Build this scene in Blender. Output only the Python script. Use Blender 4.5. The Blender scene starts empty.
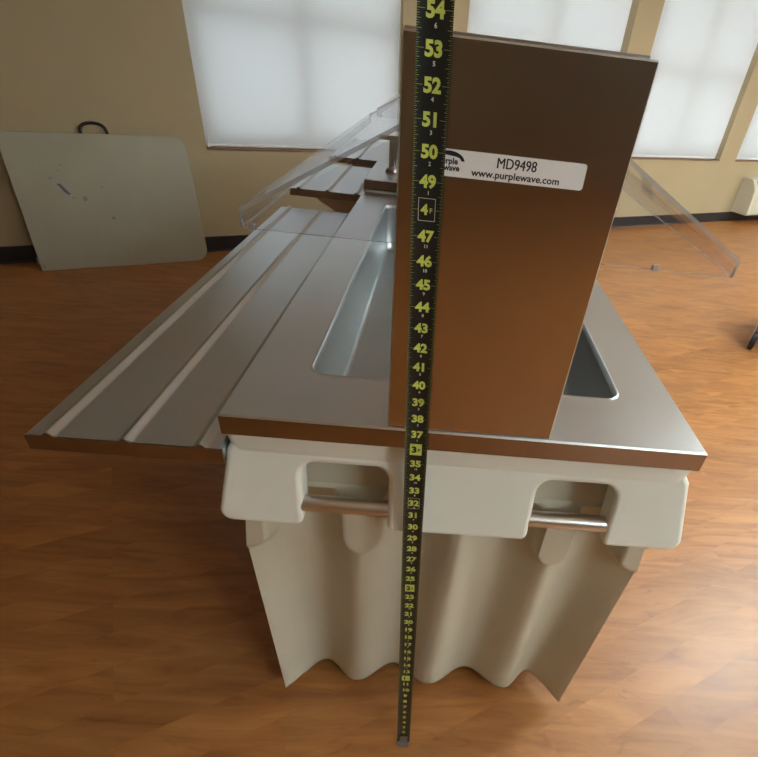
import bpy, bmesh, math, random
from mathutils import Vector, Matrix
random.seed(4)
K = 0.0254
scene = bpy.context.scene
COL = scene.collection
org = {}

# ---------------------------------------------------------------- materials
def new_mat(name):
    m = bpy.data.materials.new(name); m.use_nodes = True
    nt = m.node_tree
    return m, nt, nt.nodes['Principled BSDF']

def N(nt, t, **kw):
    n = nt.nodes.new(t)
    for k, v in kw.items():
        if k in n.inputs: n.inputs[k].default_value = v
        else: setattr(n, k, v)
    return n

def ramp(nt, fac, stops):
    r = nt.nodes.new('ShaderNodeValToRGB'); cr = r.color_ramp
    while len(cr.elements) < len(stops): cr.elements.new(.5)
    for e, (p, c) in zip(cr.elements, stops):
        e.position = p; e.color = (c[0], c[1], c[2], 1)
    nt.links.new(fac, r.inputs['Fac'])
    return r.outputs['Color']

def coords(nt, scale=(1, 1, 1), rot=(0, 0, 0)):
    tc = N(nt, 'ShaderNodeTexCoord'); mp = N(nt, 'ShaderNodeMapping')
    mp.inputs['Scale'].default_value = scale; mp.inputs['Rotation'].default_value = rot
    nt.links.new(tc.outputs['Object'], mp.inputs['Vector'])
    return mp.outputs['Vector']

def plain(name, col, rough=.5, metal=0, var=.06, nscale=6, bump=0, bscale=200, spec=.5):
    m, nt, b = new_mat(name)
    v = coords(nt)
    n = N(nt, 'ShaderNodeTexNoise', Scale=nscale, Detail=4.0)
    nt.links.new(v, n.inputs['Vector'])
    c = ramp(nt, n.outputs['Fac'], [(.3, [max(0, x*(1-var)) for x in col]), (.7, [min(1, x*(1+var)) for x in col])])
    nt.links.new(c, b.inputs['Base Color'])
    b.inputs['Roughness'].default_value = rough; b.inputs['Metallic'].default_value = metal
    b.inputs['Specular IOR Level'].default_value = spec
    if bump:
        n2 = N(nt, 'ShaderNodeTexNoise', Scale=bscale, Detail=2.0); nt.links.new(v, n2.inputs['Vector'])
        bp = N(nt, 'ShaderNodeBump', Strength=bump, Distance=.001)
        nt.links.new(n2.outputs['Fac'], bp.inputs['Height']); nt.links.new(bp.outputs['Normal'], b.inputs['Normal'])
    return m

def steel(name, col, r0, r1, brush=(40, 1.5, 40), smudge=3.0, metal=1.0, bump=.02, var=.92):
    m, nt, b = new_mat(name)
    v = coords(nt, brush); v2 = coords(nt)
    n = N(nt, 'ShaderNodeTexNoise', Scale=12.0, Detail=2.0); nt.links.new(v, n.inputs['Vector'])
    s = N(nt, 'ShaderNodeTexNoise', Scale=smudge, Detail=2.0, Roughness=.5); nt.links.new(v2, s.inputs['Vector'])
    mx = N(nt, 'ShaderNodeMath', operation='MULTIPLY_ADD'); mx.inputs[1].default_value = .12
    nt.links.new(n.outputs['Fac'], mx.inputs[0]); nt.links.new(s.outputs['Fac'], mx.inputs[2])
    mr = N(nt, 'ShaderNodeMapRange'); mr.inputs['From Min'].default_value = .4; mr.inputs['From Max'].default_value = .9
    mr.inputs['To Min'].default_value = r0; mr.inputs['To Max'].default_value = r1
    nt.links.new(mx.outputs[0], mr.inputs['Value']); nt.links.new(mr.outputs['Result'], b.inputs['Roughness'])
    c = ramp(nt, s.outputs['Fac'], [(.35, [x*var for x in col]), (.65, col)])
    nt.links.new(c, b.inputs['Base Color']); b.inputs['Metallic'].default_value = metal
    return m

M = {}
M['steel_top'] = steel('brushed_stainless_top', (.62, .67, .70), .29, .38, (5, .6, 5), 3.5, metal=.93, bump=0)
M['steel_tray'] = steel('brushed_stainless_tray', (.58, .625, .65), .29, .38, (5, .6, 5), 4.0, metal=.93, bump=0)
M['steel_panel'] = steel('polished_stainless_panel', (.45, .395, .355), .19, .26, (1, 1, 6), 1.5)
M['steel_lip'] = steel('painted_reflection_steel_lip', (.32, .275, .25), .19, .26, (1, 1, 6), 1.5)  # darker steel copy, the lips' dark reflection is put into its colour
M['steel_well'] = steel('stainless_well', (.38, .41, .42), .29, .36, (4, .6, 4), 6.0, metal=.8, bump=0)
M['steel_rail'] = steel('polished_tube_steel', (.70, .70, .69), .29, .34, (5, 1, 1), 6.0)
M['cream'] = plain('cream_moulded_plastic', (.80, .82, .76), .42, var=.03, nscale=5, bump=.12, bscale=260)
M['cream_body_shaded'] = plain('cream_moulded_body_shaded', (.57, .54, .435), .5, var=.04, nscale=5, bump=.12, bscale=260)  # darker copy of the cream plastic, the skirt's shade is in its colour
M['wall'] = plain('tan_wall_paint', (.41, .325, .195), .75, var=.03, nscale=1.5, bump=.15, bscale=120)
M['ceiling'] = plain('ceiling_tile', (.88, .89, .89), .9, var=.04, nscale=30)
M['base'] = plain('black_vinyl_base', (.018, .017, .02), .4, var=.2)
M['sill'] = plain('brown_sill', (.23, .12, .07), .5, var=.1)
M['frame'] = plain('white_window_frame', (.75, .75, .73), .4, var=.02)
M['tabletop'] = plain('grey_plastic_tabletop', (.37, .345, .265), .5, var=.04, nscale=4, bump=.1, bscale=180)
M['black'] = plain('black_plastic', (.012, .011, .012), .4, var=.1)
M['rubber'] = plain('black_caster_rubber', (.02, .02, .025), .5, var=.1)
M['hvac'] = plain('beige_hvac_plastic', (.58, .56, .45), .5, var=.02)
M['hvac_dark'] = plain('dark_grille_plastic', (.04, .045, .05), .5, var=.1)
M['cart'] = steel('dull_cart_steel', (.45, .43, .42), .3, .5)
M['tape'] = plain('black_tape_coating', (.008, .012, .014), .32, var=.2)
M['lime'] = plain('lime_print', (.58, .70, .14), .5, var=.03)
M['dim_lime'] = plain('dim_lime_print', (.30, .37, .12), .5, var=.03)
M['white_print'] = plain('white_print', (.7, .74, .66), .5, var=.03)
M['black_print'] = plain('black_print', (.01, .008, .015), .5, var=.03)
M['sticker'] = plain('white_sticker', (.86, .89, .92), .45, var=.01)
M['scuff'] = plain('grey_scuff', (.24, .24, .22), .6, var=.2)
M['blue_scuff'] = plain('blue_scuff', (.10, .11, .16), .6, var=.2)

def mat_acrylic():
    m, nt, b = new_mat('clear_acrylic'); nt.nodes.remove(b)
    out = nt.nodes['Material Output']
    t = N(nt, 'ShaderNodeBsdfTransparent'); t.inputs['Color'].default_value = (.955, .95, .965, 1)
    g = N(nt, 'ShaderNodeBsdfGlossy'); g.inputs['Roughness'].default_value = .03
    f = N(nt, 'ShaderNodeFresnel')
    ge = N(nt, 'ShaderNodeNewGeometry'); io = N(nt, 'ShaderNodeMapRange')
    io.inputs['To Min'].default_value = 1.49; io.inputs['To Max'].default_value = 1/1.49
    nt.links.new(ge.outputs['Backfacing'], io.inputs['Value']); nt.links.new(io.outputs['Result'], f.inputs['IOR'])
    n = N(nt, 'ShaderNodeTexNoise', Scale=3.0); nt.links.new(coords(nt), n.inputs['Vector'])
    bp = N(nt, 'ShaderNodeBump', Strength=.02, Distance=.01); nt.links.new(n.outputs['Fac'], bp.inputs['Height'])
    nt.links.new(bp.outputs['Normal'], g.inputs['Normal'])
    mx = N(nt, 'ShaderNodeMixShader')
    fm = N(nt, 'ShaderNodeMath', operation='MULTIPLY'); fm.inputs[1].default_value = .4; nt.links.new(f.outputs['Fac'], fm.inputs[0])
    nt.links.new(fm.outputs[0], mx.inputs[0]); nt.links.new(t.outputs[0], mx.inputs[1]); nt.links.new(g.outputs[0], mx.inputs[2])
    nt.links.new(mx.outputs[0], out.inputs['Surface'])
    return m
def mat_acrylic_edge():
    m, nt, b = new_mat('acrylic_cut_edge')
    b.inputs['Base Color'].default_value = (.42, .43, .46, 1); b.inputs['Roughness'].default_value = .12
    b.inputs['Specular IOR Level'].default_value = .8
    n = N(nt, 'ShaderNodeTexNoise', Scale=25.0); nt.links.new(coords(nt), n.inputs['Vector'])
    a = N(nt, 'ShaderNodeMapRange'); a.inputs['To Min'].default_value = .35; a.inputs['To Max'].default_value = .75
    nt.links.new(n.outputs['Fac'], a.inputs['Value']); nt.links.new(a.outputs['Result'], b.inputs['Alpha'])
    return m
def mat_pane():
    m, nt, b = new_mat('window_glass'); nt.nodes.remove(b)
    t = N(nt, 'ShaderNodeBsdfTransparent'); t.inputs['Color'].default_value = (.9, .93, .93, 1)
    g = N(nt, 'ShaderNodeBsdfGlossy'); g.inputs['Roughness'].default_value = .02
    mx = N(nt, 'ShaderNodeMixShader'); mx.inputs[0].default_value = .06
    nt.links.new(t.outputs[0], mx.inputs[1]); nt.links.new(g.outputs[0], mx.inputs[2])
    nt.links.new(mx.outputs[0], nt.nodes['Material Output'].inputs['Surface'])
    return m
def mat_shade():
    m, nt, b = new_mat('white_roller_shade_fabric'); nt.nodes.remove(b)
    d = N(nt, 'ShaderNodeBsdfDiffuse'); t = N(nt, 'ShaderNodeBsdfTranslucent')
    n = N(nt, 'ShaderNodeTexNoise', Scale=500.0); nt.links.new(coords(nt), n.inputs['Vector'])
    c = ramp(nt, n.outputs['Fac'], [(.3, (.70, .71, .72)), (.7, (.76, .77, .77))])
    nt.links.new(c, d.inputs['Color']); nt.links.new(c, t.inputs['Color'])
    mx = N(nt, 'ShaderNodeMixShader'); mx.inputs[0].default_value = .5
    nt.links.new(d.outputs[0], mx.inputs[1]); nt.links.new(t.outputs[0], mx.inputs[2])
    nt.links.new(mx.outputs[0], nt.nodes['Material Output'].inputs['Surface'])
    return m
M['acrylic'] = mat_acrylic(); M['acrylic_edge'] = mat_acrylic_edge(); M['pane'] = mat_pane(); M['shade'] = mat_shade()

WA = math.radians(28.564)
def mat_floor():
    m, nt, b = new_mat('wood_look_vinyl_planks')
    v = coords(nt, (1, 1, 1), (0, 0, -WA))
    br = N(nt, 'ShaderNodeTexBrick', Scale=1.0); br.offset = .37; br.offset_frequency = 2
    br.inputs['Brick Width'].default_value = .92; br.inputs['Row Height'].default_value = .102
    br.inputs['Mortar Size'].default_value = .0007; br.inputs['Mortar Smooth'].default_value = 1
    br.inputs['Bias'].default_value = 0
    br.inputs['Color1'].default_value = (0, 0, 0, 1); br.inputs['Color2'].default_value = (1, 1, 1, 1)
    br.inputs['Mortar'].default_value = (.3, .3, .3, 1)
    nt.links.new(v, br.inputs['Vector'])
    v2 = coords(nt, (1.3, 10, 1), (0, 0, -WA))
    add = N(nt, 'ShaderNodeVectorMath', operation='ADD'); nt.links.new(v2, add.inputs[0])
    sc = N(nt, 'ShaderNodeVectorMath', operation='SCALE'); sc.inputs['Scale'].default_value = 3.0
    nt.links.new(br.outputs['Color'], sc.inputs[0]); nt.links.new(sc.outputs[0], add.inputs[1])
    g = N(nt, 'ShaderNodeTexNoise', Scale=1.7, Detail=6.0, Roughness=.6, Distortion=1.2); nt.links.new(add.outputs[0], g.inputs['Vector'])
    v3 = coords(nt, (7, 22, 1), (0, 0, -WA))
    k = N(nt, 'ShaderNodeTexNoise', Scale=1.2, Detail=3.0, Roughness=.6, Distortion=1.5); nt.links.new(v3, k.inputs['Vector'])
    c = ramp(nt, g.outputs['Fac'], [(.28, (.23, .076, .017)), (.45, (.345, .132, .031)), (.60, (.42, .178, .047)), (.75, (.49, .225, .066))])
    kc = ramp(nt, k.outputs['Fac'], [(.22, (.62, .52, .5)), (.38, (.97, .96, .95)), (.6, (1, 1, 1))])
    mul = N(nt, 'ShaderNodeMix', data_type='RGBA', blend_type='MULTIPLY'); mul.inputs['Factor'].default_value = .8
    nt.links.new(c, mul.inputs['A']); nt.links.new(kc, mul.inputs['B'])
    pc = ramp(nt, br.outputs['Color'], [(0, (.86, .85, .84)), (1, (1.08, 1.06, 1.04))])
    mul2 = N(nt, 'ShaderNodeMix', data_type='RGBA', blend_type='MULTIPLY'); mul2.inputs['Factor'].default_value = .8
    nt.links.new(mul.outputs['Result'], mul2.inputs['A']); nt.links.new(pc, mul2.inputs['B'])
    nt.links.new(mul2.outputs['Result'], b.inputs['Base Color'])
    mr = N(nt, 'ShaderNodeMapRange'); mr.inputs['To Min'].default_value = .42; mr.inputs['To Max'].default_value = .54
    nt.links.new(g.outputs['Fac'], mr.inputs['Value']); nt.links.new(mr.outputs['Result'], b.inputs['Roughness'])
    b.inputs['Specular IOR Level'].default_value = .65
    b.inputs['Coat Weight'].default_value = .3; b.inputs['Coat Roughness'].default_value = .3
    bp = N(nt, 'ShaderNodeBump', Strength=.06, Distance=.002)
    nt.links.new(g.outputs['Fac'], bp.inputs['Height']); nt.links.new(bp.outputs['Normal'], b.inputs['Normal'])
    return m
M['floor'] = mat_floor()

def mat_lamp():
    m, nt, b = new_mat('lamp_diffuser')
    b.inputs['Base Color'].default_value = (.85, .85, .82, 1)
    b.inputs['Emission Color'].default_value = (.86, 1, 1.0, 1); b.inputs['Emission Strength'].default_value = LAMP
    return m
LAMP = 18
M['lamp'] = mat_lamp()

# ---------------------------------------------------------------- helpers (inches in, metres out)
def thing(name, label, cat, loc, group=None):
    o = bpy.data.objects.new(name, None); o.empty_display_size = .05
    o.location = Vector(loc)*K; COL.objects.link(o); org[o] = Vector(loc)
    o['label'] = label; o['category'] = cat
    if group: o['group'] = group
    return o

def obj(name, bm, mats, parent=None, loc=None, label=None, cat=None, smooth=None, bevel=0, kind=None, group=None, seg=2, solid=0, flat=False):
    o0 = org[parent] if parent else Vector(loc or (0, 0, 0))
    bmesh.ops.recalc_face_normals(bm, faces=bm.faces)
    me = bpy.data.meshes.new(name)
    for v in bm.verts: v.co = (v.co - o0)*K
    bm.to_mesh(me); bm.free()
    if not isinstance(mats, (list, tuple)): mats = [mats]
    for m in mats: me.materials.append(M[m])
    o = bpy.data.objects.new(name, me); COL.objects.link(o); org[o] = o0
    if parent: o.parent = parent
    else: o.location = o0*K
    if label: o['label'] = label
    if cat: o['category'] = cat
    if kind: o['kind'] = kind
    if group: o['group'] = group
    if solid:
        s = o.modifiers.new('solid', 'SOLIDIFY'); s.thickness = solid*K; s.offset = -1
    if bevel:
        b = o.modifiers.new('bevel', 'BEVEL'); b.width = bevel*K; b.segments = seg; b.limit_method = 'ANGLE'; b.angle_limit = math.radians(35)
    if smooth:
        for p in me.polygons: p.use_smooth = True
        me.set_sharp_from_angle(angle=math.radians(smooth))
        if flat:
            for p in me.polygons:
                if abs(p.normal.z) > .999 and p.area > 3e-4: p.use_smooth = False
    return o

def BM(): return bmesh.new()
def box(bm, a, b, tf=None, mi=0):
    vs = []
    for x in (a[0], b[0]):
        for y in (a[1], b[1]):
            for z in (a[2], b[2]):
                p = (x, y, z); vs.append(bm.verts.new(tf(*p) if tf else p))
    for q in ((0, 1, 3, 2), (4, 6, 7, 5), (0, 4, 5, 1), (2, 3, 7, 6), (0, 2, 6, 4), (1, 5, 7, 3)):
        f = bm.faces.new([vs[i] for i in q]); f.material_index = mi
    return bm
def prism(bm, pts, fn, a, b, mi=0, caps=True, rim=None):
    """pts 2D outline, fn(u,v,w) -> 3D; extruded between w=a and w=b"""
    A = [bm.verts.new(fn(u, v, a)) for u, v in pts]; B = [bm.verts.new(fn(u, v, b)) for u, v in pts]
    n = len(pts)
    for i in range(n):
        f = bm.faces.new((A[i], A[(i+1) % n], B[(i+1) % n], B[i])); f.material_index = mi if rim is None else rim
    if caps:
        for L in (A, B[::-1]):
            f = bm.faces.new(L); f.material_index = mi
    return bm
def tube(bm, pts, r, n=16, caps=True, rads=None):
    pts = [Vector(p) for p in pts]; rings = []
    for i, p in enumerate(pts):
        d = (pts[min(i+1, len(pts)-1)] - pts[max(i-1, 0)]).normalized()
        a = d.cross(Vector((0, 0, 1)))
        if a.length < .01: a = d.cross(Vector((1, 0, 0)))
        a.normalize(); c = d.cross(a); rr = rads[i] if rads else r
        rings.append([bm.verts.new(p + (a*math.cos(2*math.pi*k/n) + c*math.sin(2*math.pi*k/n))*rr) for k in range(n)])
    for R1, R2 in zip(rings, rings[1:]):
        for k in range(n): bm.faces.new((R1[k], R1[(k+1) % n], R2[(k+1) % n], R2[k]))
    if caps: bm.faces.new(rings[0]); bm.faces.new(rings[-1][::-1])
    return bm
def rrect(x0, x1, y0, y1, r, n=6, corners=(1, 1, 1, 1)):
    """counter-clockwise from the (x1,y1) corner"""
    out = []
    for (cx, cy, a0), on in zip(((x1-r, y1-r, 0), (x0+r, y1-r, 90), (x0+r, y0+r, 180), (x1-r, y0+r, 270)), corners):
        if on:
            for k in range(n+1):
                t = math.radians(a0 + 90*k/n); out.append((cx + r*math.cos(t), cy + r*math.sin(t)))
        else:
            t = math.radians(a0+45); out.append((cx + r*(1 if math.cos(t) > 0 else -1), cy + r*(1 if math.sin(t) > 0 else -1)))
    return out
def W(s, t, z):      # along the window wall, out from it into the room, up
    return Vector((s*math.cos(WA) + t*math.sin(WA), 180.228 + s*math.sin(WA) - t*math.cos(WA), z))

def text_into(bm, s, size, fn, bold=0.0, align='CENTER', sx=1.0, mi=0):
    """adds the outline of s to bm; fn(u, v) -> 3D, centred in height on the digits"""
    cu = bpy.data.curves.new('t', 'FONT'); cu.body = s; cu.size = 1.0; cu.align_x = align; cu.offset = bold; cu.resolution_u = 3
    o = bpy.data.objects.new('t', cu); COL.objects.link(o)
    dg = bpy.context.evaluated_depsgraph_get(); dg.update()
    me = bpy.data.meshes.new_from_object(o.evaluated_get(dg))
    vs = [bm.verts.new(fn(v.co.x*size*sx, (v.co.y-.34)*size)) for v in me.vertices]
    for p in me.polygons:
        try:
            f = bm.faces.new([vs[i] for i in p.vertices]); f.material_index = mi
        except ValueError: pass
    bpy.data.objects.remove(o); bpy.data.curves.remove(cu); bpy.data.meshes.remove(me)

# ---------------------------------------------------------------- the room
S0, S1, T1, HC = -235, 330, 560, 108
bm = BM(); box(bm, (S0, -6, -2), (S1, T1, 0), W); obj('floor', bm, 'floor', kind='structure')
bm = BM(); box(bm, (S0, -6, HC), (S1, T1, HC+3), W); obj('ceiling', bm, 'ceiling', kind='structure')
WIN = [(-165, -110), (-70.9, -16.4), (3.8, 67.6), (79, 138.6), (150, 210), (225, 285)]
ZB, ZT_ = 26.4, 88
bm = BM(); cur = S0
WIN_USED = WIN[1:]
for a, b in WIN_USED:
    box(bm, (cur, -6, 0), (a, 0, HC), W); box(bm, (a, -6, 0), (b, 0, ZB), W); box(bm, (a, -6, ZT_), (b, 0, HC), W); cur = b
box(bm, (cur, -6, 0), (S1, 0, HC), W)
bmesh.ops.remove_doubles(bm, verts=bm.verts, dist=.01)
obj('wall_back', bm, 'wall', kind='structure')
bm = BM(); box(bm, (S0-5, -6, 0), (S0, T1, HC), W); obj('wall_left', bm, 'wall', kind='structure')
bm = BM(); box(bm, (S1, -6, 0), (S1+5, T1, HC), W); obj('wall_right', bm, 'wall', kind='structure')
bm = BM(); box(bm, (S0-5, T1, 0), (S1+5, T1+5, HC), W); obj('wall_front', bm, 'wall', kind='structure')
bm = BM(); prism(bm, [(0, 0), (.55, 0), (.35, .35), (.15, .5), (.15, 4.0), (0, 4.1)], lambda u, v, w: W(w, u, v), S0, S1)
obj('baseboard_back', bm, 'base', kind='structure')
bm = BM(); prism(bm, [(0, 0), (.45, 0), (.15, .5), (.15, 4.0), (0, 4.1)], lambda u, v, w: W(S0+u, w, v), .6, T1); obj('baseboard_left', bm, 'base', kind='structure')
bm = BM(); prism(bm, [(0, 0), (.45, 0), (.15, .5), (.15, 4.0), (0, 4.1)], lambda u, v, w: W(S1-u, w, v), .6, T1); obj('baseboard_right', bm, 'base', kind='structure')
for i, (a, b) in enumerate(WIN_USED):
    n = i+1
    bm = BM(); y0, y1 = -5.2, -3.7
    for c in ((a, a+2.2, ZB+.5, ZT_), (b-2.2, b, ZB+.5, ZT_), (a+2.2, b-2.2, ZB+.5, ZB+3), (a+2.2, b-2.2, ZT_-2.5, ZT_), (a+2.2, b-2.2, 54.5, 57.5), ((a+b)/2-1.2, (a+b)/2+1.2, ZB+3, 54.5), ((a+b)/2-1.2, (a+b)/2+1.2, 57.5, ZT_-2.5)):
        box(bm, (c[0], y0, c[2]), (c[1], y1, c[3]), W)
    w = obj('window_%d' % n, bm, 'frame', kind='structure', loc=W((a+b)/2, -4.5, ZB))
    bm = BM(); box(bm, (a+2, -4.7, ZB+2.8), (b-2, -4.5, ZT_-2.3), W); obj('window_pane', bm, 'pane', w)
    bm = BM(); box(bm, (a, -6, ZB), (b, .45, ZB+.45), W); obj('window_sill', bm, 'sill', w, bevel=.1)
    # roller shade hanging in the recess
    place = ['left of the steel tower', 'seen over the top of the steel tower',
             'right of the steel tower', 'above the wall heating unit',
             'beyond the heating unit'][i]
    sh = thing('roller_shade', 'white roller shade pulled down over the window ' + place, 'window shade', W((a+b)/2, -.8, ZB+.5), 'roller shades on the window wall')
    g0, g1 = (.15, 2.2) if i else (.15, .35)
    bm = BM(); nx, nz = 10, 6
    vv = [[bm.verts.new(W(a+g0+(b-a-g0-g1)*p/nx, -1.0+.12*math.sin(p*1.3+i)*q/nz, ZT_-1-(ZT_-1-ZB-1.1)*q/nz)) for q in range(nz+1)] for p in range(nx+1)]
    for p in range(nx):
        for q in range(nz): bm.faces.new((vv[p][q], vv[p+1][q], vv[p+1][q+1], vv[p][q+1]))
    obj('fabric', bm, 'shade', sh, smooth=40)
    bm = BM(); tube(bm, [W(a+g0, -1, ZB+.95), W(b-g1, -1, ZB+.95)], .36, 10); obj('bottom_bar', bm, 'frame', sh, smooth=40)
    bm = BM(); tube(bm, [W(a+.2, -1.6, ZT_-1.6), W(b-.2, -1.6, ZT_-1.6)], 1.2, 14); obj('roller', bm, 'frame', sh, smooth=40)
    for k, sx in enumerate((a+g0+.5, b-g1-.2)):
        bm = BM(); box(bm, (sx-.35, -.7, ZB+.55), (sx+.35, -.2, ZB+1.4), W)
        box(bm, (sx+.05, -.55, ZB+1.4), (sx+.4, -.4, ZB+3.4), W)
        obj('end_clip', bm, ['frame', 'cart'][k], sh, bevel=.08)

# unseen lights, added and hung low to brighten body, floor and ceiling
for s, t in ((-40, 262), (45, 135), (45, 240), (140, 135), (140, 240), (235, 135), (235, 240)):
    l = thing('added_ceiling_light', 'added box shaped light hanging from the ceiling, out of view', 'ceiling light', W(s, t, HC-14.4), 'added ceiling lights')
    for q in (-24, 23):
        bm = BM(); box(bm, (s+q, t-8.5, HC-14.4), (s+q+1, t+8.5, HC-11.5), W); obj('end_cap', bm, 'frame', l)
    for q in (-23.5, 23.5):
        bm = BM(); tube(bm, [W(s+q, t, HC-11.6), W(s+q, t, HC-.02)], .2, 8); obj('hanging_rod', bm, 'frame', l)
    bm = BM(); box(bm, (s-23, t-8, HC-14.2), (s+23, t+8, HC-11.7), W); obj('diffuser', bm, 'lamp', l)

# ---------------------------------------------------------------- folded table
def TB(u, v, w):     # u along the wall, v up the board, w out of its face
    a = math.atan2(6.0, 29.6); n = math.hypot(6.0, 29.6)
    return W(u, 7.4 - v*6.0/n + w*math.cos(a), v*29.6/n + w*math.sin(a) + .02)
tb = thing('folding_table', 'grey plastic folding table stood on its side, leaning on the tan wall', 'table', W(-95, 6, 0))
bm = BM(); prism(bm, rrect(-113.7, -75.9, 0, 30, 3.2, 8, (1, 0, 0, 1)), TB, -.8, 0)
TABLE_BM = bm
bm = BM(); prism(bm, rrect(-113.7, -76.2, .4, 29.6, 3, 8, (1, 0, 0, 1)), TB, -1.45, -.83); obj('folded_half', bm, 'tabletop', tb, smooth=40, bevel=.2)
hp = [TB(-97.7, 29.7, -.8), TB(-97.6, 30.8, -.8)] + [TB(-95.0-2.5*math.cos(math.pi*k/10), 31.0+1.3*math.sin(math.pi*k/10), -.8) for k in range(1, 10)] + [TB(-92.4, 30.8, -.8), TB(-92.3, 29.7, -.8)]
bm = BM(); tube(bm, hp, .36, 10); obj('carry_handle', bm, 'black', tb, smooth=50)
for v in (1.5, 27):
    bm = BM(); tube(bm, [TB(-113.9, v, -.8), TB(-113.9, v+1.6, -.8)], .3, 8); obj('hinge', bm, 'cart', tb, smooth=40)
bm = TABLE_BM
for (u, v, ru, rv, sk) in ((-95.3, 16.1, .5, .5, 0), (-101, 20.6, .35, .3, 0), (-98.3, 23.4, .3, .2, 0), (-99, 22.3, .25, .2, 0), (-90.5, 11.6, .45, .35, .1), (-97.6, 16.3, .25, .15, 0), (-91.2, 18.6, .3, .15, 0), (-113, 1.0, .2, .5, 0)):
    bm.faces.new([bm.verts.new(TB(u-(5.2 if u > -110 else 0)+ru*math.cos(t*.785)*(1+.3*math.sin(t*2.7)), v+rv*math.sin(t*.785)*(1+.3*math.cos(t*3.1)), .02)) for t in range(8)])
bm.faces.ensure_lookup_table()
for f in list(bm.faces)[-8:]: f.material_index = 1
L = [(-100.1, 18.6), (-99.4, 18.7), (-98.7, 17.6), (-97.9, 16.4), (-98.4, 16.2), (-99.1, 16.9), (-99.5, 17.7)]
f = bm.faces.new([bm.verts.new(TB(u-5.2, v+.8, .02)) for u, v in L]); f.material_index = 2
obj('tabletop', bm, ['tabletop', 'scuff', 'blue_scuff'], tb, smooth=40, bevel=.15)

# ---------------------------------------------------------------- wall heating unit
hv = thing('wall_heating_unit', 'beige heating and cooling unit on the wall under the right window', 'heating unit', W(182, 5, 4.4))
prof = [(0, 4.5), (8.6, 4.5), (9.2, 5.2), (8.3, 15.2), (7.4, 17.2), (5.6, 19.4), (4.8, 19.9), (0, 19.9)]
bm = BM(); prism(bm, prof, lambda u, v, w: W(w, u, v), 161, 203); obj('cabinet', bm, 'hvac', hv, bevel=.25)
bm = BM()
for k in range(9):
    z = 6.2+k*.95; u = 9.15-(z-5.2)*.09
    box(bm, (163.2, u-.1, z), (200.8, u+.16, z+.42), W)
obj('front_louvres', bm, 'hvac', hv)
bm = BM()
def HT(s, q, h):   # on the sloped shoulder
    p = Vector((7.35, 17.25)); r = Vector((5.65, 19.35)); d = r-p; nrm = Vector((d.y, -d.x)).normalized()
    c = p+d*q+nrm*h; return W(s, c.x, c.y)
for s0, s1 in ((163.5, 186), (188, 201)): box(bm, (s0, .12, .0), (s1, .9, .06), HT)
obj('air_grille', bm, 'hvac_dark', hv)
bm = BM()
for k in range(22): box(bm, (164+k*1.0, .14, .06), (164.25+k*1.0, .88, .14), HT)
obj('grille_slats', bm, 'hvac', hv)

# ---------------------------------------------------------------- cart on casters (only one corner is in the photo)
ct = thing('utility_cart', 'grey steel cart on black casters, only one corner in view at the right edge', 'cart', (95, 124, 0))
ca = math.radians(-38)
def CT(x, y, z): return Vector((82.4+x*math.cos(ca)-y*math.sin(ca), 114.2+x*math.sin(ca)+y*math.cos(ca), z))
bm = BM(); box(bm, (-1.2, -1.2, 8.2), (30, 18, 9.6), CT); obj('base_deck', bm, 'cart', ct, bevel=.3)
bm = BM(); box(bm, (6, -1.0, 31), (26, 18, 32.2), CT); obj('top_shelf', bm, 'cart', ct, bevel=.3)
for x, y in ((0, 0), (28.6, 0), (0, 16.6), (28.6, 16.6)):
    bm = BM(); tube(bm, [CT(8+x*.5, 1+y*.9, 9.6), CT(8+x*.5, 1+y*.9, 31)], .55, 12); obj('upright', bm, 'cart', ct, smooth=40)
    bm = BM(); box(bm, (x-1.1, y-1.0, 7.9), (x+1.1, y+1.0, 8.2), CT)
    for sgn in (-1, 1): prism(bm, [(-1.0, 7.9), (1.0, 7.9), (-.4, 2.0), (-1.5, 2.0)], lambda u, v, w, x=x, y=y: CT(x+w, y+u, v), sgn*.85-.08, sgn*.85+.08)
    cs = obj('caster_fork', bm, 'steel_rail', ct, bevel=.05)
    bm = BM(); tube(bm, [CT(x-.65, y-1.0, 2.3), CT(x-.5, y-1.0, 2.3), CT(x+.5, y-1.0, 2.3), CT(x+.65, y-1.0, 2.3)], 2.3, 24, rads=[1.9, 2.3, 2.3, 1.9])
    obj('wheel', bm, 'rubber', cs, smooth=50)

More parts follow.
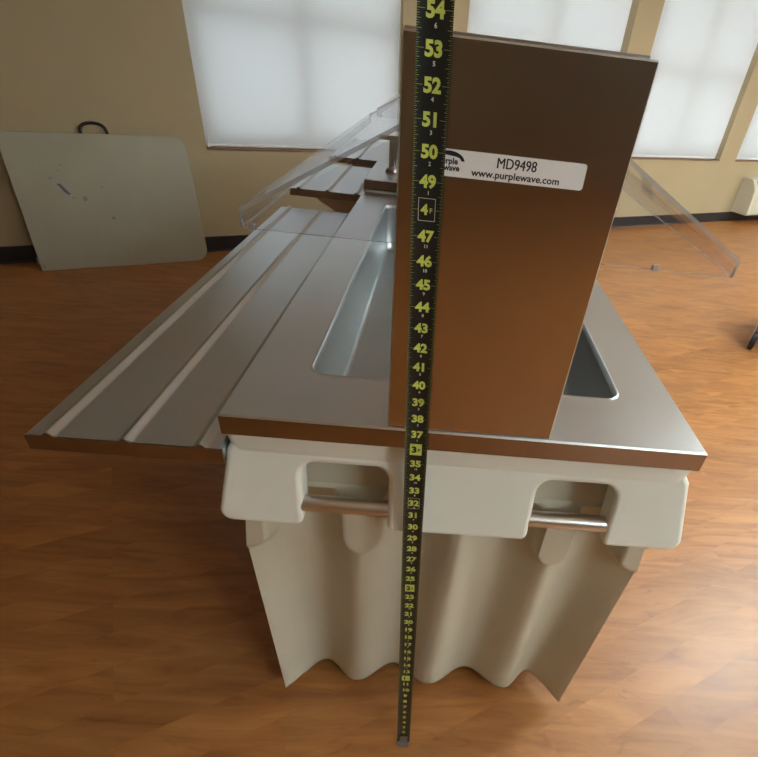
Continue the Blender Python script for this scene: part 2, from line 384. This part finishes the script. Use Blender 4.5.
# ---------------------------------------------------------------- serving counters
XL, XR, YF, LEN = -10.64, 15.65, 20.67, 51.4
BX0, BX1, BY0 = -10.92, 15.68, 22.1
def serving_unit(dy, dz, label):
    YB = YF+LEN+dy; ZT = 36.82+dz; yf = YF+dy
    u = thing('serving_counter', label, 'food bar', (2.5, YF+dy+LEN/2, 0), None)
    # --- steel top with an opening
    bm = BM()
    outer = [bm.verts.new((x, y, ZT)) for x, y in rrect(XL+.09, XR-.09, yf+.09, YB-.09, .05, 3)]
    hole = rrect(-6.92, 11.95, yf+4.75, yf+45.6, .9, 6)
    H0 = [bm.verts.new((x, y, ZT)) for x, y in rrect(-7.12, 12.15, yf+4.55, yf+45.8, 1.1, 6)]
    eo = [bm.edges.new((outer[i], outer[(i+1) % len(outer)])) for i in range(len(outer))]
    eh = [bm.edges.new((H0[i], H0[(i+1) % len(H0)])) for i in range(len(H0))]
    bmesh.ops.triangle_fill(bm, use_beauty=True, edges=eo+eh)
    def ring(prev, pts, z):
        R = [bm.verts.new((x, y, z)) for x, y in pts]; n = len(R)
        for i in range(n): bm.faces.new((prev[i], prev[(i+1) % n], R[(i+1) % n], R[i])).normal_update()
        return R
    R = ring(H0, rrect(-7.0, 12.03, yf+4.67, yf+45.68, 1.0, 6), ZT+.05)
    R = ring(R, hole, ZT-.05)
    R = ring(R, rrect(-6.86, 11.89, yf+4.81, yf+45.54, .85, 6), ZT-.35)
    R = outer
    R = ring(R, rrect(XL, XR, yf, YB, .08, 3), ZT-.1)
    R = ring(R, rrect(XL, XR, yf, YB, .08, 3), ZT-1.27)
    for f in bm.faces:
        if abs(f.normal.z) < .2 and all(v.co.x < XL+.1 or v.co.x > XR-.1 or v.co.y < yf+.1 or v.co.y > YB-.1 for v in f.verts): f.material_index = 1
    R = ring(R, rrect(XL+.12, XR-.12, yf+.12, YB-.12, .1, 3), ZT-1.27)
    R = ring(R, rrect(XL+.12, XR-.12, yf+.12, YB-.12, .1, 3), ZT-.2)
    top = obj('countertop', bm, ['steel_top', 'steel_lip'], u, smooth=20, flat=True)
    bm = BM()
    Rw = [bm.verts.new((x, y, ZT-.3)) for x, y in rrect(-6.86, 11.89, yf+4.81, yf+45.54, .85, 6)]
    R = ring(Rw, rrect(-6.75, 11.8, yf+4.9, yf+45.4, .85, 6), ZT-5.2)
    R = ring(R, rrect(-6.55, 11.6, yf+5.1, yf+45.2, .85, 6), ZT-5.5)
    R = ring(R, rrect(-6.2, 11.2, yf+5.5, yf+44.8, .8, 6), ZT-5.6)
    bm.faces.new(R)
    well = obj('food_well', bm, 'steel_well', u, smooth=50)
    bm = BM(); tube(bm, [(2.5, yf+25, ZT-5.58), (2.5, yf+25, ZT-5.5)], 1.0, 16); obj('drain', bm, 'steel_rail', well, smooth=40)
    # --- moulded body with fluted ends
    yb0 = BY0+dy; yb1 = YB-1.4
    cb = [BX0-.1, -4.57, 2.54, 10.28, BX1+.1]; ct_ = [BX0-.1, -3.6, 3.2, 9.7, BX1+.1]
    def flute(x, t):
        c = [p*t+q*(1-t) for p, q in zip(cb, ct_)]
        for i in range(4):
            if c[i] <= x <= c[i+1]:
                return (1-math.cos(2*math.pi*(x-c[i])/(c[i+1]-c[i])))/2
        return 0
    pads = [(BX0+.2, 1.0), (-3.62, 1.12), (9.7, 1.12), (BX1-.2, 1.0)]
    def inset(x, z):
        t = max(0, min(1, (24.6-z)/22.6)); A = flute(x, t)
        edge = max(0, min(1, min(x-BX0, BX1-x)/3.0)); edge = edge*edge*(3-2*edge)
        m = (cb[0]+cb[1])/2, (cb[3]+cb[4])/2
        ex = .62 if (x < m[0] or x > m[1]) else .8+.3*t
        F = .20 + (A**ex)*1.95 + t*(1.25 + .95*edge)
        sd = 9
        for c, rr in pads:
            zc = 24.5+rr*1.25; dx = abs(x-c)
            sd = min(sd, dx-rr if z > zc else math.hypot(dx, (z-zc)*.8)-rr)
        q = max(0, min(1, (sd+.12)/(.38 if x > 3 and x < 12 else .55))); q = q*q*(3-2*q)
        return F*q
    nx = 180 if dy == 0 else 60; ny = 60
    zs = [1.1, 1.7, 2.4, 3.5, 5, 7, 9, 11, 13, 15, 17, 18.5, 20, 21.2, 22.2, 23, 23.6, 24, 24.2] + [24.35+.17*k for k in range(29)]
    bm = BM(); rings = []
    def loop(z, fn):
        L = []
        for i in range(nx): x = BX0+(BX1-BX0)*i/nx; L.append((x, yb0+fn(x, z)))
        for i in range(ny): y = (yb0+fn(BX1, z))+(yb1-fn(BX1, z)-yb0-fn(BX1, z))*i/ny; L.append((BX1, y))
        for i in range(nx): x = BX1-(BX1-BX0)*i/nx; L.append((x, yb1-fn(x, z)))
        for i in range(ny): y = (yb1-fn(BX0, z))-(yb1-yb0-2*fn(BX0, z))*i/ny; L.append((BX0, y))
        return L
    for z in zs:
        row = []
        L = loop(z, inset)
        for i, (x, y) in enumerate(L):
            zz = z; xx = x
            onside = (nx <= i < nx+ny) or i >= 2*nx+ny
            if not onside:
                e = min(1, min(x-BX0, BX1-x)/1.0)
                if z < 3: zz = z + .25*e*(3-z)
            else:
                k = (i-nx if i < nx+ny else i-2*nx-ny)/ny; d = min(k, 1-k)*(yb1-yb0)
                e = max(0, min(1, d/1.0))
                if z < 3: zz = z + .5*e*(3-z)
                q = max(0, min(1, (24.6-z)/1.5)); w = min(1, d/3.0)
                dd = q*w*1.5*(1-math.cos(2*math.pi*k*7))/2
                xx = x - dd if x > 0 else x + dd
            fl = max(0, min(1, (28-z)/3.7)); fl = fl*.43
            if abs(x-BX0) < 1.5: xx -= fl*(1-abs(x-BX0)/1.5)
            if abs(x-BX1) < 1.5: xx += fl*(1-abs(x-BX1)/1.5)
            row.append(bm.verts.new((xx, y, zz+dz)))
        rings.append(row)
    for z, ins in ((29.4, 1.3), (29.6, 1.55), (32, 1.6), (35.3, 1.6)):
        rings.append([bm.verts.new((min(max(x, BX0+ins), BX1-ins), min(max(y, yb0+ins), yb1-ins), z+dz)) for x, y in loop(40, lambda x, z: 0)])
    for A, B in zip(rings, rings[1:]):
        n = len(A)
        for i in range(n): bm.faces.new((A[i], A[(i+1) % n], B[(i+1) % n], B[i]))
    obj('fluted_body', bm, 'cream_body_shaded', u, smooth=40, solid=.25)
    for cx in (-7.6, 12.4):
        for cy in (yb0+7.5, yb1-7.5):
            bm = BM(); tube(bm, [(cx-.5, cy, 1.5), (cx-.4, cy, 1.5), (cx+.4, cy, 1.5), (cx+.5, cy, 1.5)], 1.5, 20, rads=[1.3, 1.5, 1.5, 1.3])
            cw = obj('caster_wheel', bm, 'rubber', u, smooth=50)
            bm = BM(); box(bm, (cx-.75, cy-.7, 1.0), (cx-.6, cy+.7, 6)); box(bm, (cx+.6, cy-.7, 1.0), (cx+.75, cy+.7, 6)); box(bm, (cx-1.4, cy-1.4, 6), (cx+1.4, cy+1.4, 12))
            obj('caster_fork', bm, 'cart', cw)
    # --- upper collar under the steel lip
    bm = BM(); rg = []
    for z, g in ((33.5, .43), (33.95, .45), (35.5, .68), (36.0, .68)):
        rg.append([bm.verts.new((x, y, z+dz)) for x, y in rrect(XL+.35-g, XR-.35+g, yf+1.05-g, YB-.6+g, .8, 5)])
    for A, B in zip(rg, rg[1:]):
        for i in range(len(A)): bm.faces.new((A[i], A[(i+1) % len(A)], B[(i+1) % len(A)], B[i]))
    rg0 = [bm.verts.new((x, y, 33.5+dz)) for x, y in rrect(XL+1.6, XR-1.6, yf+2.6, YB-2.4, .5, 5)]
    for i in range(len(rg0)): bm.faces.new((rg0[i], rg0[(i+1) % len(rg0)], rg[0][(i+1) % len(rg0)], rg[0][i]))
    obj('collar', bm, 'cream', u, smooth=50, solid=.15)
    # --- bumper aprons with handle openings, front and back ends
    def arc(cx, cz, r, a0, a1, n=6): return [(cx+r*math.cos(math.radians(a0+(a1-a0)*k/n)), cz+r*math.sin(math.radians(a0+(a1-a0)*k/n))) for k in range(n+1)]
    def apron_outline():
        zt, zb = 33.95, 28.85
        P = [(-10.5, zt+.6), (-10.85, zt-.05)]
        P += arc(-10.75, zb+.8, .8, 180, 270)
        def notch(a, b, ra=1.0, zc=33.45):
            return arc(a-.45, zb+.45, .45, 270, 360, 4) + arc(a+ra, zc-ra, ra, 180, 90) + arc(b-ra, zc-ra, ra, 90, 0) + arc(b+.45, zb+.45, .45, 180, 270, 4)
        P += notch(-6.8, -1.7); P += notch(7.05, 11.85)
        P += arc(15.9, zb+.8, .8, 270, 360)
        P += [(16.0, zt-.05), (15.6, zt+.6)]
        return P
    def AF(s):
        def f(x, z, w):
            k = (33.95-z)/5.6; k = max(k, 0) if False else k; xx = x + (k*.25 if x > 15 else (-k*.25 if x < -10 else 0))
            y = yf+.60 - .85*k + w if s > 0 else YB-.60 + .85*k - w
            return (xx, y, z+dz)
        return f
    for s in (1, -1):
        bm = BM(); prism(bm, apron_outline(), AF(s), 0, 1.75)
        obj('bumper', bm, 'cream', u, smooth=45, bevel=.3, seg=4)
    for s in (1, -1):
        bm = BM()
        o2 = [(yf+2.35, 33.95), (yf+2.35, 28.4)] + [(YB-2.35, 28.4), (YB-2.35, 33.95)]
        def SF(y, z, w, s=s):
            k = (33.95-z)/5.6
            return ((XR+.45+.25*k-w) if s > 0 else (XL-.31-.25*k+w), y, z+dz)
        prism(bm, o2, SF, 0, 1.4); obj('bumper', bm, 'cream', u, smooth=45, bevel=.3, seg=4)
    for ry in (yf+.62, YB-.62):
        for a, b in ((-7.3, -1.5), (6.6, 12.2)):
            bm = BM(); tube(bm, [(a, ry, 30.1+dz), (a+.02, ry, 30.1+dz), (b-.02, ry, 30.1+dz), (b, ry, 30.1+dz)], .52, 24)
            obj('grab_rail', bm, 'steel_rail', u, smooth=40)
    # --- steel tower standing on the front edge
    bm = BM(); box(bm, (-1.84, yf+.13, ZT+.01), (6.84, yf+3.6, ZT+16.62))
    for v in bm.verts:
        if v.co.z > ZT+1: v.co.x += .10 if v.co.x < 0 else .18
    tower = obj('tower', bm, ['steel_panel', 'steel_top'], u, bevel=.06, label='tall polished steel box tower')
    tower.modifiers['bevel'].material = 1  # lighter steel on the bevels paints a bright highlight along the edges
    bm = BM(); box(bm, (-1.7, yf+.3, ZT+16.6), (6.7, yf+3.5, ZT+16.72)); obj('tower_cap', bm, 'steel_rail', tower)
    # --- crown channel that carries the guard, and the rear support
    bm = BM(); prism(bm, [(1.5, 51.2), (4.1, 51.2), (4.1, 51.9), (1.5, 51.9)], lambda a, b, w: (a, w, b), yf+3.6, yf+49.3)
    obj('crown_channel', bm, 'steel_top', u, bevel=.15)
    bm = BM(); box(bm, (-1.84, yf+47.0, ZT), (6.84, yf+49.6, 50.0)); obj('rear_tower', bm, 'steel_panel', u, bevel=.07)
    # --- acrylic guard: two wings and an end sheet
    gy0, gy1 = yf+3.95, yf+49.3
    g = None
    for s in (-1, 1):
        cx = 2.8; xt, zt_, xp, zp = (12.3, 46.1, 1.2, 52.36)
        def GF(a, b, w, s=s): return (cx+s*a, w, b)
        o1 = [(xp, zp), (xt-.35, zt_+.2)] + [(xt-.35+.35*math.sin(math.radians(q)), zt_-.15+.35*math.cos(math.radians(q))) for q in (35, 60, 90)] + [(xt, zt_-.85)]
        inner = [(xt-.2, zt_-.85), (xt-.2, zt_-.17), (xt-.4, zt_), (xp, zp-.21)]
        bm = BM(); pts = o1+inner
        prism(bm, pts, GF, gy0, gy1)
        bm.faces.ensure_lookup_table()
        for f in bm.faces:
            zs_ = [v.co.z for v in f.verts]
            if len(f.verts) > 4 or max(zs_) < zt_-.8: f.material_index = 1
        obj('guard_wing', bm, ['acrylic', 'acrylic_edge'], u, label='clear acrylic wing sloping outward')
    E = [(-9.3, 45.25), (14.9, 45.25), (14.95, 45.75), (4.0, 51.95), (1.6, 51.95), (-9.35, 45.75)]
    bm = BM(); prism(bm, E, lambda a, b, w: (a, w, b), gy0-.2, gy0-.02, rim=1)
    obj('guard_end_sheet', bm, ['acrylic', 'acrylic_edge'], u)
    for sx in (-8.9, 10.9):
        bm = BM(); box(bm, (sx-.15, gy0-.26, 45.2), (sx+.15, gy0+.02, 45.5)); obj('guard_clip', bm, 'acrylic_edge', u, bevel=.05)
    return u

def tray(y0, y1, z, label, x0=-21.1, x1=-10.95):
    t = thing('tray_slide', label, 'tray slide', ((x0+x1)/2, (y0+y1)/2, z-.9), 'tray slides')
    P = [(x0, z-.95), (x0, z-.05), (x0+.1, z)]
    for r in (-19.9, -15.9, -11.95):
        P += [(r-.42, z), (r-.28, z+.03), (r-.12, z+.2), (r, z+.24), (r+.12, z+.2), (r+.28, z+.03), (r+.42, z)]
    P += [(x1, z), (x1, z-.95)]
    P2 = P + [(x1-.1, z-.95), (x1-.1, z-.15), (x0+.12, z-.15), (x0+.12, z-.95)]
    bm = BM(); prism(bm, P2, lambda a, b, w: (a, w, b), y0+.05, y1)
    obj('shelf', bm, 'steel_tray', t, smooth=35, flat=True)
    bm = BM(); F = [(a, b) for a, b in P[1:-2]] + [(x1+.2, z), (x1+.2, z-.95), (x0, z-.95)]
    prism(bm, F, lambda a, b, w: (a, w, b), y0, y0+.1); obj('end_lip', bm, 'steel_lip', t)
    for yy in (y0+.15*(y1-y0), y0+.85*(y1-y0)):
        bm = BM(); prism(bm, [(x1-.05, z-.16), (x0+1.5, z-.16), (x0+1.5, z-.9), (x1-.95, z-5.4), (x1-.4, z-.9)], lambda a, b, w: (a, w, b), yy-.06, yy+.06)
        obj('bracket', bm, 'cart', t)
    return t

u1 = serving_unit(0, 0, 'near cream food bar with steel top, tape measure held against its polished tower')
u2 = serving_unit(52.4, 1.38, 'second cream food bar set end to end behind the near one')
tray(20.62, 69.6, 34.43, 'steel tray shelf with raised ribs along the left of the near food bar')
tray(74.3, 94, 35.8, 'short steel tray shelf on the left of the far food bar, nearest the gap')
tray(101, 124, 35.8, 'farthest steel tray shelf, beside the far end of the far food bar')
# small upright fitting on the far top
bm = BM(); tube(bm, [(-7.6, 79.5, 38.2), (-7.6, 79.5, 38.6), (-7.6, 79.5, 38.9), (-7.6, 79.5, 42.6)], .4, 14, rads=[.9, .8, .4, .38])
box(bm, (-9.4, 79.1, 42.3), (-6.6, 79.9, 42.9))
prism(bm, [(-7.9, 42.4), (-6.6, 42.4), (-6.9, 39.0)], lambda a, b, w: (a, w, b), 78.9, 79.2)
obj('guard_bracket', bm, 'cart', u2, smooth=40, bevel=.05)

# ---------------------------------------------------------------- sticker on the tower
st = thing('asset_sticker', 'white sticker with black letters stuck high on the steel tower', 'sticker', (2.5, 20.75, 49.6))
yS = YF+.09-.02
bm = BM(); prism(bm, rrect(-1.0, 5.39, 49.16, 50.09, .12, 4), lambda a, b, w: (a, w, b), yS, yS+.015); obj('backing', bm, 'sticker', st)
bm = BM()
PF = lambda cx, cz: (lambda a, b: (cx+a, yS-.008, cz+b))
text_into(bm, 'MD9498', .52, PF(2.72, 49.80), 0, sx=.84)
text_into(bm, 'MD9498', .52, lambda a, b: (2.735+a, yS-.009, 49.80+b), 0, sx=.84)
obj('item_number', bm, 'black_print', st)
bm = BM(); text_into(bm, 'www.purplewave.com', .35, PF(2.75, 49.39), .02, sx=1.08)
obj('web_address', bm, 'black_print', st)
bm = BM()
text_into(bm, 'Purple', .29, PF(.12, 49.70), .03)
text_into(bm, 'wave', .29, PF(.28, 49.47), .03)
arc_o = [(.15+.60*math.cos(math.radians(a)), 49.68+.36*math.sin(math.radians(a))) for a in range(5, 150, 5)]
arc_i = [(.13+.50*math.cos(math.radians(a)), 49.66+(.36-.14*math.sin(math.radians((a-5)*180/145)))*math.sin(math.radians(a))) for a in range(145, 6, -5)]
bm.faces.new([bm.verts.new((a, yS-.008, b)) for a, b in arc_o+arc_i])
obj('printed_logo', bm, 'black_print', st)

# ---------------------------------------------------------------- tape measure
tp = thing('tape_measure', 'black steel tape measure with lime numbers held upright against the tower', 'tape measure', (.6, 19.8, 0))
HWd = .59
def TP(u, z, off=0.0):
    x = .609 - 1.287*z/54 + .07*math.sin(math.pi*z/54)*0; y = 19.81 + .458*z/54
    return Vector((x+u, y - .09*(u/HWd)**2 - off, z))
bm = BM(); nu, nz = 8, 29; ZE = 58
f_ = [[bm.verts.new(TP(-HWd+2*HWd*i/nu, .02+ZE*j/nz)) for j in range(nz+1)] for i in range(nu+1)]
b_ = [[bm.verts.new(TP(-HWd+2*HWd*i/nu, .02+ZE*j/nz, -.03)) for j in range(nz+1)] for i in range(nu+1)]
for i in range(nu):
    for j in range(nz):
        bm.faces.new((f_[i][j], f_[i+1][j], f_[i+1][j+1], f_[i][j+1])); bm.faces.new((b_[i][j], b_[i][j+1], b_[i+1][j+1], b_[i+1][j]))
for j in range(nz):
    bm.faces.new((f_[0][j], f_[0][j+1], b_[0][j+1], b_[0][j])); bm.faces.new((f_[nu][j], b_[nu][j], b_[nu][j+1], f_[nu][j+1]))
for i in range(nu):
    bm.faces.new((f_[i][0], b_[i][0], b_[i+1][0], f_[i+1][0])); bm.faces.new((f_[i][nz], f_[i+1][nz], b_[i+1][nz], b_[i][nz]))
obj('blade', bm, 'tape', tp, smooth=40)
def quad(bm, u0, u1, z0, z1, off=.008, mi=0):
    f = bm.faces.new([bm.verts.new(TP(u, z, off)) for u, z in ((u0, z0), (u1, z0), (u1, z1), (u0, z1))]); f.material_index = mi
bm = BM()
for i in range(0, 58*16):
    z = i/16
    if z < .3: continue
    ln = .26 if i % 16 == 0 else .17 if i % 8 == 0 else .13 if i % 4 == 0 else .10 if i % 2 == 0 else .07
    hw = .009 if i % 2 == 0 else .006
    for s in (-1, 1): quad(bm, s*HWd, s*(HWd-ln), z-hw, z+hw, mi=3)
bw = bk = bm
for n in range(1, 58):
    F = lambda a, b, n=n: TP(a, n+b, .012)
    if n % 12 == 0:
        ft = str(n//12)
        if n == 48:
            text_into(bm, ft, .52, lambda a, b, n=n: TP(a-.09, n+b, .012), .045); text_into(bm, 'F', .26, lambda a, b, n=n: TP(a+.16, n+b-.03, .012), .015)
        else:
            quad(bm, -.33, .3, n-.38, n+.38, .010)
            text_into(bk, ft, .56, lambda a, b, n=n: TP(a-.10, n+b, .045), .045, mi=2); text_into(bk, 'F', .27, lambda a, b, n=n: TP(a+.15, n+b-.03, .045), .03, mi=2)
    else:
        text_into(bm, str(n), .60, F, .045, sx=1.0)
    if n in (32, 48):
        a, c, t = .33, .42, .02
        for q in ((-a, a, n+c-t, n+c), (-a, a, n-c, n-c+t), (-a, -a+t, n-c, n+c), (a-t, a, n-c, n+c)): quad(bw, *q, off=.010, mi=1)
    if n > 12 and n % 12: text_into(bw, str(n % 12), .19, lambda a, b, n=n: TP(a+.03, n-.40+b, .012), .03, mi=1)
obj('printed_scale', bm, ['lime', 'white_print', 'black_print', 'dim_lime'], tp)
bm = BM(); box(bm, (.08, 19.25, 0), (1.14, 19.9, .09)); box(bm, (.25, 19.62, .09), (.97, 19.74, 1.3))
for z in (.5, 1.0): tube(bm, [(.6, 19.58, z), (.6, 19.64, z)], .1, 10)
obj('end_hook', bm, 'cart', tp, bevel=.03)

# ---------------------------------------------------------------- world, camera
w = bpy.data.worlds.new('World'); scene.world = w; w.use_nodes = True
bg = w.node_tree.nodes['Background']; bg.inputs[0].default_value = (.90, .95, 1.0, 1); bg.inputs[1].default_value = .95
import math as _m
def P(**k): return k
c = P(H=52.928, pitch=36.16, roll=7.048, yaw=3.951, f=495.743, cx=451.123, cy=418.574)
th, ya, ro = (math.radians(c[k]) for k in ('pitch', 'yaw', 'roll'))
F = Vector((math.sin(ya)*math.cos(th), math.cos(ya)*math.cos(th), -math.sin(th)))
R = Vector((math.cos(ya), -math.sin(ya), 0)); U = R.cross(F)
R2 = R*math.cos(ro)+U*math.sin(ro); U2 = U*math.cos(ro)-R*math.sin(ro)
cam = bpy.data.cameras.new('camera'); co = bpy.data.objects.new('camera', cam); COL.objects.link(co)
mw = Matrix((R2, U2, -F)).transposed().to_4x4(); mw.translation = Vector((0, 0, c['H']))*K
co.matrix_world = mw
cam.sensor_width = 36; cam.sensor_fit = 'HORIZONTAL'; cam.lens = 36*c['f']/758
cam.shift_x = (379-c['cx'])/758; cam.shift_y = (c['cy']-378.5)/758; cam.clip_start = .02; cam.clip_end = 60
scene.camera = co
vs = scene.view_settings
vs.view_transform = 'Standard'; vs.look = 'None'; vs.gamma = 1; vs.use_curve_mapping = False; vs.exposure = 0.75
